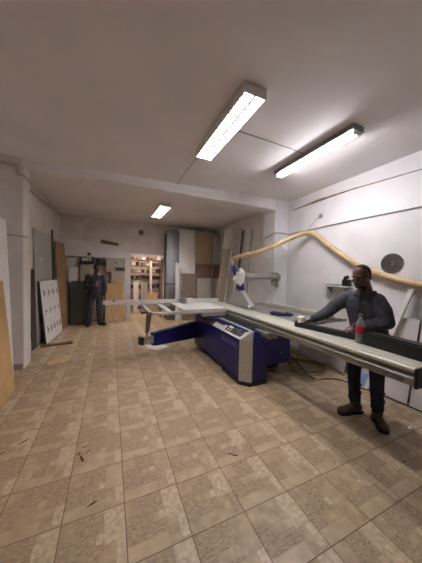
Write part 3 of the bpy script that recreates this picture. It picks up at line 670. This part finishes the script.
# saw blade hung on the wall
t = thing('wall_saw_blade', (3.74, 1.92, 1.82), 'round grey saw blade hanging on the right wall beside the man\'s head', 'saw blade')
Rx = Matrix.Rotation(-PI/2, 3, 'Y')
k = MB(); nT = 40; pts = []
for q in range(nT):
    a = q*2*PI/nT; pts += [(.150*math.cos(a), .150*math.sin(a)), (.141*math.cos(a+.10), .141*math.sin(a+.10))]
k.prism(pts, lambda u, v, w: (3.742-.004*w, 1.945+u, 1.812+v)); k.build('blade_disc', 'steel', t)
MB().lathe([(.028, 0), (.028, .004)], (3.738, 1.945, 1.812), Rx, 20).build('arbor_ring', 'hood_grey', t)
MB().lathe([(.008, 0), (.008, .03), (.012, .032), (.012, .038)], (3.738, 1.945, 1.812), Rx, 10).build('nail', 'black_metal', t)
# little wall ledge with glass offcuts and a black tool
t = thing('wall_ledge', (3.68, 2.8, 1.42), 'small white ledge on the right wall left of the man\'s head', 'shelf')
MB().box(3.60, 3.748, 2.50, 2.98, 1.42, 1.44, .003).build('shelf_board', 'white_laminate', t)
for y in (2.58, 2.90): MB().hexa([(3.62, y-.01, 1.40), (3.748, y-.01, 1.30), (3.748, y+.01, 1.30), (3.62, y+.01, 1.40), (3.62, y-.01, 1.42), (3.748, y-.01, 1.42), (3.748, y+.01, 1.42), (3.62, y+.01, 1.42)]).build('bracket', 'hood_grey', t)
tag(MB().obox((3.66, 2.82, 1.449), (.11, .28, .016), Euler((0, 0, .1)), .002).build('glass_offcut', 'glass_green'), 'lower greenish glass offcut on the small wall ledge', 'glass')
tag(MB().obox((3.66, 2.80, 1.464), (.10, .22, .012), Euler((0, 0, -.12)), .002).build('glass_offcut', 'glass_green'), 'upper smaller greenish glass offcut on the small wall ledge', 'glass')
t = thing('black_hand_tool', (3.66, 2.56, 1.441), 'black hand tool on the wall ledge just beside the man\'s face', 'tool')
MB().obox((3.66, 2.56, 1.50), (.09, .12, .115), None, .02).build('tool_body', 'black_plastic', t)
MB().tube([(3.64, 2.58, 1.55), (3.64, 2.57, 1.59), (3.66, 2.53, 1.60)], .03, 10).build('tool_handle', 'black_metal', t, True)

# ------------------------------------------------------------------ floor clutter
rr = random.Random(9); P = []
for q in range(0, 62):
    a = q*2*PI/18; R_ = .24+.06*math.sin(q*.31)+.02*rr.random()
    P.append((3.20+.05*math.sin(q*.16)+R_*1.1*math.cos(a), 2.86+.07*math.cos(q*.13)+R_*1.15*math.sin(a), .012+.007*(q/18)+.003*rr.random()))
P += [(3.45, 3.3, .012), (3.40, 3.7, .012), (2.95, 3.9, .014)]
tag(MB().tube(catmull(P, 3), .0095, 8).build('coiled_air_hose', 'hose_green', smooth=True), 'coiled yellow-green air hose on the floor behind the saw', 'hose')
tag(MB().tube(catmull([(2.83, 3.2, .42), (2.86, 2.92, .2), (2.90, 2.52, .012), (3.05, 2.42, .010), (3.20, 2.36, .010), (3.28, 2.25, .010), (3.295, 2.05, .010), (3.36, 1.86, .010), (3.405, 1.5, .010), (3.42, 1.1, .010), (3.42, .6, .010)], 8), .009, 8).build('power_cord', 'cord_black', smooth=True), 'black power cord from the saw along the foot of the boards at right', 'cord')
tag(MB().tube(catmull([(2.84, 3.35, .35), (2.94, 3.2, .13), (3.08, 3.05, .085), (3.22, 2.92, .08), (3.36, 2.80, .08), (3.47, 2.68, .05), (3.49, 2.5, .012), (3.45, 2.38, .009)], 8), .006, 8).build('extension_cord', 'cord_black', smooth=True), 'thinner black cord lying across the coiled air hose', 'cord')
k = MB(); k.hexa([(.66, 4.98, .001), (.88, 4.60, .001), (1.16, 4.78, .001), (.98, 5.06, .001), (.66, 4.98, .006), (.88, 4.60, .004), (1.16, 4.78, .004), (.98, 5.06, .007)])
tag(k.build('paper_sheet', 'paper'), 'shiny white sheet lying on the floor under the blue swing arm', 'paper')
tag(MB().prism(blob(2.76, 1.30, .03, .018, .3), lambda u, v, w: (u+.18, v-.02, .0005+.002*w)).build('paper_scrap', 'paper'), 'tiny white scrap on the floor to the right of the man\'s boots', 'scrap')

# ------------------------------------------------------------------ people
def frame(f, u):
    f = V(f).normalized(); u = (V(u)-f*V(u).dot(f)).normalized(); r = f.cross(u)
    return f, u, r
def add_head(mb, c, f, u, neck, hk=1.0):
    f, u, r = frame(f, u); R = Matrix((r, f, u)).transposed(); c = V(c)
    P = lambda a, b_, d: c+(r*a+f*b_+u*d)*hk
    class _M:
        def ell(self, c_, rad, R_): mb.ell(c_, tuple(x*hk for x in rad), R_)
        def cap(self, a_, b_, r0, r1): mb.cap(a_, b_, r0*hk, r1*hk)
    hm = _M()
    hm.ell(P(0, -.012, .028), (.074, .096, .092), R); hm.ell(P(0, .020, -.040), (.060, .072, .082), R)
    hm.ell(P(0, .058, -.092), (.030, .030, .024), R); hm.ell(P(0, .072, .034), (.050, .017, .012), R)
    hm.cap(P(0, .086, .020), P(0, .108, -.026), .010, .0135); hm.ell(P(.011, .096, -.030), (.009, .011, .008), R); hm.ell(P(-.011, .096, -.030), (.009, .011, .008), R)
    hm.ell(P(0, .082, -.056), (.026, .013, .008), R); hm.ell(P(0, .080, -.068), (.023, .013, .008), R)
    for s_ in (-1, 1):
        hm.ell(P(s_*.045, .055, -.022), (.024, .026, .022), R); hm.ell(P(s_*.076, -.012, -.005), (.010, .019, .032), R); hm.ell(P(s_*.050, .012, -.07), (.02, .04, .03), R)
    mb.cap(P(0, -.030, -.060), neck, .056, .062)
    return P, R
def add_hand(mb, w, d, n, thumb, curl=(.5, .5, .45), k=1.0):
    """w wrist, d hand direction, n palm normal (fingers curl towards it), thumb = +1/-1 side"""
    d = V(d).normalized(); n = (V(n)-d*V(n).dot(d)).normalized(); s_ = d.cross(n)*thumb; w = V(w)
    Rm = Matrix((s_, d, n)).transposed()
    mb.ell(w+d*.052*k, (.043*k, .056*k, .017*k), Rm); mb.cap(w-d*.03, w+d*.03*k, .027*k, .026*k)
    for i, L in enumerate((.078, .086, .081, .064)):
        b0 = w+d*(.088-.004*abs(i-1))*k+s_*(.030-.020*i)*k; a = 0; p = b0-d*.03*k; q = b0; rad = (.0092, .0095, .0090, .0080)[i]*k
        mb.cap(p, q, rad*1.15, rad*1.05, 10)
        for j, fr_ in enumerate((.45, .31, .24)):
            a += curl[j]; e = q+(d*math.cos(a)+n*math.sin(a)+s_*(.10-.07*i)*(1 if j == 0 else .3)).normalized()*L*fr_*k
            mb.cap(q, e, rad*(1-.07*j), rad*(.93-.08*j), 10); q = e
    b0 = w+d*.022*k+s_*.026*k; e1 = b0+(d*.62+s_*.72+n*.25).normalized()*.042*k; e2 = e1+(d*.86+s_*.28+n*.40).normalized()*.034*k; e3 = e2+(d*.9+n*.45).normalized()*.026*k
    mb.cap(b0, e1, .014*k, .0115*k, 10); mb.cap(e1, e2, .0115*k, .0105*k, 10); mb.cap(e2, e3, .0102*k, .0085*k, 10)
def patch(c, R, rad, keep, thick=.004):
    """shell patch over an ellipsoid (hair, beard)"""
    b = bmesh.new(); bmesh.ops.create_uvsphere(b, u_segments=40, v_segments=30, radius=1)
    bmesh.ops.delete(b, geom=[v for v in b.verts if not keep(V((v.co.x*rad[0], v.co.y*rad[1], v.co.z*rad[2])))], context='VERTS')
    ed = bmesh.ops.extrude_face_region(b, geom=b.faces[:])
    for v in [g_ for g_ in ed['geom'] if isinstance(g_, bmesh.types.BMVert)]: v.co *= .88
    for v in b.verts: v.co = R @ V((v.co.x*rad[0], v.co.y*rad[1], v.co.z*rad[2]))+V(c)
    m = MB(); m.bm.free(); m.bm = b; return m
def boot(t, heel, toe, ankle, mat='boot'):
    h = V(heel); o = V(toe); d = (o-h); L = d.length; d.normalize(); s_ = V((-d.y, d.x, 0)); U = V((0, 0, 1))
    k = MB()
    k.ell(h+d*.05+U*.062, (.046, .056, .050), Matrix((s_, d, U)).transposed()); k.ell(h+d*(L*.48)+U*.058, (.045, L*.40, .046), Matrix((s_, d, U)).transposed())
    k.ell(h+d*(L-.065)+U*.050, (.051, .070, .038), Matrix((s_, d, U)).transposed()); k.cap(h+d*.07+U*.07, V(ankle)+U*.06, .054, .060); k.ell(V(ankle)+U*.085, (.064, .064, .02))
    bt = link('boot', fuse(k, .007, 2), mat, t, True)
    k = MB(); pl_ = [(-.042, .0), (-.046, .05), (-.040, L*.45), (-.054, L*.72), (-.046, L*.92), (0, L), (.046, L*.92), (.054, L*.72), (.040, L*.45), (.046, .05), (.042, 0)]
    k.prism(pl_, lambda u, v, w: h+s_*u+d*v+U*(.001+.026*w)); k.build('sole', 'sole', bt)
    k = MB()
    for q in range(3):
        p = h+d*(L*.50-.028*q)+U*(.108+.010*q); k.tube([p-s_*.025, p+U*.006, p+s_*.025], .004, 6)
    k.build('laces', 'lace', bt)
    return bt

# --- the man at the carriage
mn = thing('person', (2.66, 1.56, 0), 'man in charcoal jacket standing at the carriage, one hand on a white cup', 'person')
HC = (2.47, 1.565, 1.605); HF = (-.93, -.06, -.36); HU = (-.36, -.02, .93)
neck = V((2.56, 1.555, 1.43))
wr, wl = V((2.345, 2.055, 1.062)), V((2.46, 1.60, 1.05))
er, el = V((2.47, 1.96, 1.155)), V((2.615, 1.37, 1.135))
sr_, sl = V((2.575, 1.785, 1.365)), V((2.60, 1.455, 1.36))
hipr, hipl = V((2.69, 1.685, .90)), V((2.70, 1.50, .90)); kr, kl = V((2.65, 1.715, .50)), V((2.665, 1.47, .50)); ar_, al = V((2.665, 1.70, .10)), V((2.71, 1.475, .10))
bd = MB(); HP, HR = add_head(bd, HC, HF, HU, neck, 1.07)
ya = V((0, 1, 0)); fx = V((-1, 0, 0))
bd.loft([((2.70, 1.56, .86), ya*.15, fx*.10), ((2.68, 1.56, .98), ya*.15, fx*.10), ((2.63, 1.56, 1.2), ya*.16, fx*.11), ((2.59, 1.555, 1.36), ya*.17, fx*.09), ((2.57, 1.555, 1.43), ya*.07, fx*.065)])
bd.chain([(sr_, .055), (er, .042), (wr, .028)]); bd.chain([(sl, .055), (el, .042), (wl, .028)])
add_hand(bd, wr, (-.62, .60, -.42), (-.25, -.2, -1), -1, (.35, .55, .4))
add_hand(bd, wl, (-.80, .18, -.30), (-.1, .35, -1), 1, (.45, .6, .45))
bd.chain([(hipr, .085), (kr, .055), (ar_, .04), (ar_-V((.04, -.01, .05)), .03)]); bd.chain([(hipl, .085), (kl, .055), (al, .04), (al-V((.04, .04, .05)), .03)])
body = link('body', fuse(bd, .0055, 2), 'skin', mn, True)
for s_ in (-1, 1):
    MB().ell(HP(s_*.030, .0735, .008), (.010, .010, .009)).build('eye', 'eye_white', mn, True)
    MB().ell(HP(s_*.030, .0815, .007), (.0048, .0048, .0048)).build('pupil', 'eye_dark', mn, True)
    k = MB(); k.tube([HP(s_*.014, .090, .027), HP(s_*.032, .090, .034), HP(s_*.050, .078, .028)], [.0035, .005, .003], 8); k.build('eyebrow', 'hair', mn, True)
patch(HP(0, -.012, .028), HR, (.0825, .1055, .1015), lambda q: q.z > -.06 and (q.y < .045 if q.z > .066 else (q.y < .012 if q.z > .02 else q.y < -.012))).build('hair', 'hair', mn, True)
patch(HP(0, .022, -.040), HR, (.068, .0825, .092), lambda q: q.z < -.030 and q.y > -.02 and not (q.z > -.033 and abs(q.x) < .02)).build('beard', 'hair', mn, True)
k = MB(); k.tube([HP(-.030, .088, -.056), HP(-.014, .098, -.046), HP(0, .100, -.045), HP(.014, .098, -.046), HP(.030, .088, -.056)], [.004, .0065, .0055, .0065, .004], 8); k.build('moustache', 'hair', mn, True)
jk = MB()
jk.loft([((2.70, 1.58, .84), ya*.18, fx*.135), ((2.695, 1.58, .92), ya*.19, fx*.14), ((2.655, 1.60, 1.12), ya*.195, fx*.15), ((2.61, 1.615, 1.26), ya*.20, fx*.14), ((2.585, 1.615, 1.35), ya*.19, fx*.115), ((2.57, 1.59, 1.41), ya*.13, fx*.09), ((2.56, 1.57, 1.44), ya*.09, fx*.08)])
jk.chain([(sr_-V((0, .03, .01)), .090), (sr_.lerp(er, .45)+V((.0, .008, -.0)), .078), (er, .068), (er.lerp(wr, .5), .058), (wr, .047)], 16)
jk.chain([(sl+V((0, .02, -.01)), .088), (sl.lerp(el, .45)+V((.0, -.008, 0)), .078), (el, .068), (el.lerp(wl, .5), .058), (wl, .046)], 16)
for s_, e_, w_ in ((sr_, er, wr), (sl, el, wl)):           # sleeve folds
    rr = random.Random(4)
    for q in range(6):
        p = s_.lerp(e_, .3+.14*q) if q < 4 else e_.lerp(w_, .12*(q-3)); jk.ell(p+V((-.02+.01*rr.random(), .0, -.02)), (.062, .066, .018), Euler((rr.uniform(-.6, .6), rr.uniform(-.6, .6), 0)).to_matrix())
for q in range(0): jk.ell((2.60-.006*q, 1.50+.03*q, 1.30-.07*q), (.125, .05, .03), Euler((.5, .2*q, .4)).to_matrix())
jacket = link('jacket', fuse(jk, .009, 3), 'fleece', mn, True)
k = MB(); k.loft([((2.565, 1.575, 1.385), ya*.125, fx*.10), ((2.555, 1.565, 1.425), ya*.104, fx*.094), ((2.548, 1.56, 1.458), ya*.100, fx*.094), ((2.550, 1.56, 1.459), ya*.088, fx*.082), ((2.555, 1.56, 1.42), ya*.076, fx*.072)])
k.build('collar', 'fleece', jacket, True)
k = MB(); k.tube([(2.462, 1.56, 1.45), (2.458, 1.56, 1.38), (2.455, 1.56, 1.25), (2.495, 1.56, 1.10), (2.545, 1.56, .95)], .006, 8); k.build('zip', 'black_metal', jacket, True)
for w_, e_ in ((wr, er), (wl, el)):
    d = (w_-e_).normalized(); MB().tube([w_-d*.035, w_+d*.012], .049, 16).build('cuff', 'fleece_dark', jacket, True)
tr = MB(); tr.loft([((2.70, 1.56, .80), ya*.165, fx*.115), ((2.70, 1.56, 1.0), ya*.165, fx*.115)])
for h_, k_, a_ in ((hipr, kr, ar_), (hipl, kl, al)):
    tr.chain([(h_, .10), (h_.lerp(k_, .5), .084), (k_, .071), (k_.lerp(a_, .5), .064), (a_+V((0, 0, .10)), .062), (a_+V((-.005, 0, .075)), .066)], 16)
    for q in range(4): tr.ell(a_+V((0, 0, .08+.05*q)), (.072, .072, .014), Euler((.3*(-1)**q, .25, 0)).to_matrix())
link('jeans', fuse(tr, .009, 2), 'denim', mn, True)
boot(mn, (2.735, 1.665, 0), (2.435, 1.735, 0), ar_); boot(mn, (2.775, 1.535, 0), (2.575, 1.315, 0), al)

# --- the man at the back
m2 = thing('person', (-.42, 7.45, 0), 'man in dark blue top standing at the back holding something red before his chest', 'person')
X2, Y2 = -.40, 7.40
k2 = 1.0
bd = MB(); H2, R2 = add_head(bd, (X2+.03, Y2-.03, 1.655), (.25, -.93, -.22), (0, -.2, .97), V((X2, Y2+.01, 1.46)))
xa = V((1, 0, 0)); fy = V((0, -1, 0))
S2l, S2r = V((X2+.19, Y2, 1.41)), V((X2-.19, Y2, 1.41)); E2l, E2r = V((X2+.25, Y2-.02, 1.10)), V((X2-.26, Y2-.02, 1.12)); W2l, W2r = V((X2+.21, Y2-.10, .87)), V((X2-.03, Y2-.23, 1.16))
bd.loft([((X2, Y2, .88), xa*.14, fy*.09), ((X2, Y2, 1.2), xa*.15, fy*.10), ((X2, Y2, 1.38), xa*.16, fy*.09), ((X2, Y2, 1.45), xa*.07, fy*.06)])
bd.chain([(S2l, .055), (E2l, .042), (W2l, .028)]); bd.chain([(S2r, .055), (E2r, .042), (W2r, .028)])
add_hand(bd, W2r, (.85, -.25, .25), (.1, .6, .5), 1, (.5, .6, .5)); add_hand(bd, W2l, (0, -.15, -1), (-1, .2, 0), -1, (.3, .4, .3))
A2 = [(V((X2-.10, Y2, .90)), V((X2-.13, Y2-.02, .5)), V((X2-.17, Y2, .10))), (V((X2+.10, Y2, .90)), V((X2+.10, Y2-.03, .5)), V((X2+.11, Y2+.02, .10)))]
for h_, k_, a_ in A2: bd.chain([(h_, .08), (k_, .055), (a_, .04)])
link('body', fuse(bd, .009, 2), 'skin_far', m2, True)
for s_ in (-1, 1): MB().ell(H2(s_*.030, .078, .008), (.010, .010, .010)).build('eye', 'eye_dark', m2, True)
patch(H2(0, -.012, .028), R2, (.082, .105, .102), lambda q: (q.y < .055 if q.z > .05 else q.y < .0) and q.z > -.05).build('hair', 'hair', m2, True)
jk = MB(); jk.loft([((X2, Y2, .84), xa*.19, fy*.13), ((X2, Y2, 1.0), xa*.185, fy*.13), ((X2, Y2, 1.25), xa*.20, fy*.13), ((X2, Y2, 1.40), xa*.18, fy*.10), ((X2, Y2, 1.48), xa*.075, fy*.07)])
jk.chain([(S2l, .08), (E2l, .062), (E2l.lerp(W2l, .85), .048)]); jk.chain([(S2r, .08), (E2r, .062), (E2r.lerp(W2r, .85), .048)])
link('top', fuse(jk, .012, 2), 'shirt_navy', m2, True)
tr = MB(); tr.loft([((X2, Y2, .78), xa*.165, fy*.115), ((X2, Y2, .96), xa*.165, fy*.115)])
for h_, k_, a_ in A2: tr.chain([(h_, .10), (k_, .078), (a_, .068), (a_-V((0, 0, .02)), .07)])
link('jeans', fuse(tr, .012, 2), 'denim_grey', m2, True)
boot(m2, (A2[0][2].x-.0, Y2+.07, 0), (A2[0][2].x-.03, Y2-.21, 0), A2[0][2], 'sole'); boot(m2, (A2[1][2].x-.02, Y2+.05, 0), (A2[1][2].x+.16, Y2-.14, 0), A2[1][2], 'sole')
t = thing('mobile_phone', (X2+.07, Y2-.29, 1.17), 'small reddish phone held at the chest of the far man', 'phone')
MB().obox((X2+.055, Y2-.30, 1.235), (.085, .012, .16), Euler((-.3, .2, .1)), .004).build('phone_case', 'phone_red', t)
MB().obox((X2+.0535, Y2-.2915, 1.2375), (.072, .002, .142), Euler((-.3, .2, .1)), 0).build('phone_screen', 'black_plastic', t)

# ------------------------------------------------------------------ camera, world, view
F_PX, YAW, PIT, ROL = 225.6, math.radians(24.0), math.radians(-2.0), math.radians(1.4)
cy, sy, cp_, sp_ = math.cos(YAW), math.sin(YAW), math.cos(PIT), math.sin(PIT)
fw = V((sy*cp_, cy*cp_, sp_)); rt = V((cy, -sy, 0)); up = rt.cross(fw)
r_ = rt*math.cos(ROL)+up*math.sin(ROL); u_ = up*math.cos(ROL)-rt*math.sin(ROL)
cam = bpy.data.cameras.new('camera'); co = bpy.data.objects.new('camera', cam); COL.objects.link(co)
cam.sensor_fit = 'VERTICAL'; cam.sensor_height = 36.0; cam.lens = 36.0*F_PX/563.0; cam.clip_start = .02
co.matrix_world = Matrix.Translation((0, 0, 1.6)) @ Matrix((r_, u_, -fw)).transposed().to_4x4()
S.camera = co
w = bpy.data.worlds.new('world'); S.world = w; w.use_nodes = True
w.node_tree.nodes['Background'].inputs[0].default_value = (.9, .85, .8, 1); w.node_tree.nodes['Background'].inputs[1].default_value = .02
S.view_settings.view_transform = 'Standard'; S.view_settings.look = 'None'; S.view_settings.gamma = 1; S.view_settings.use_curve_mapping = False
S.view_settings.exposure = 2.05
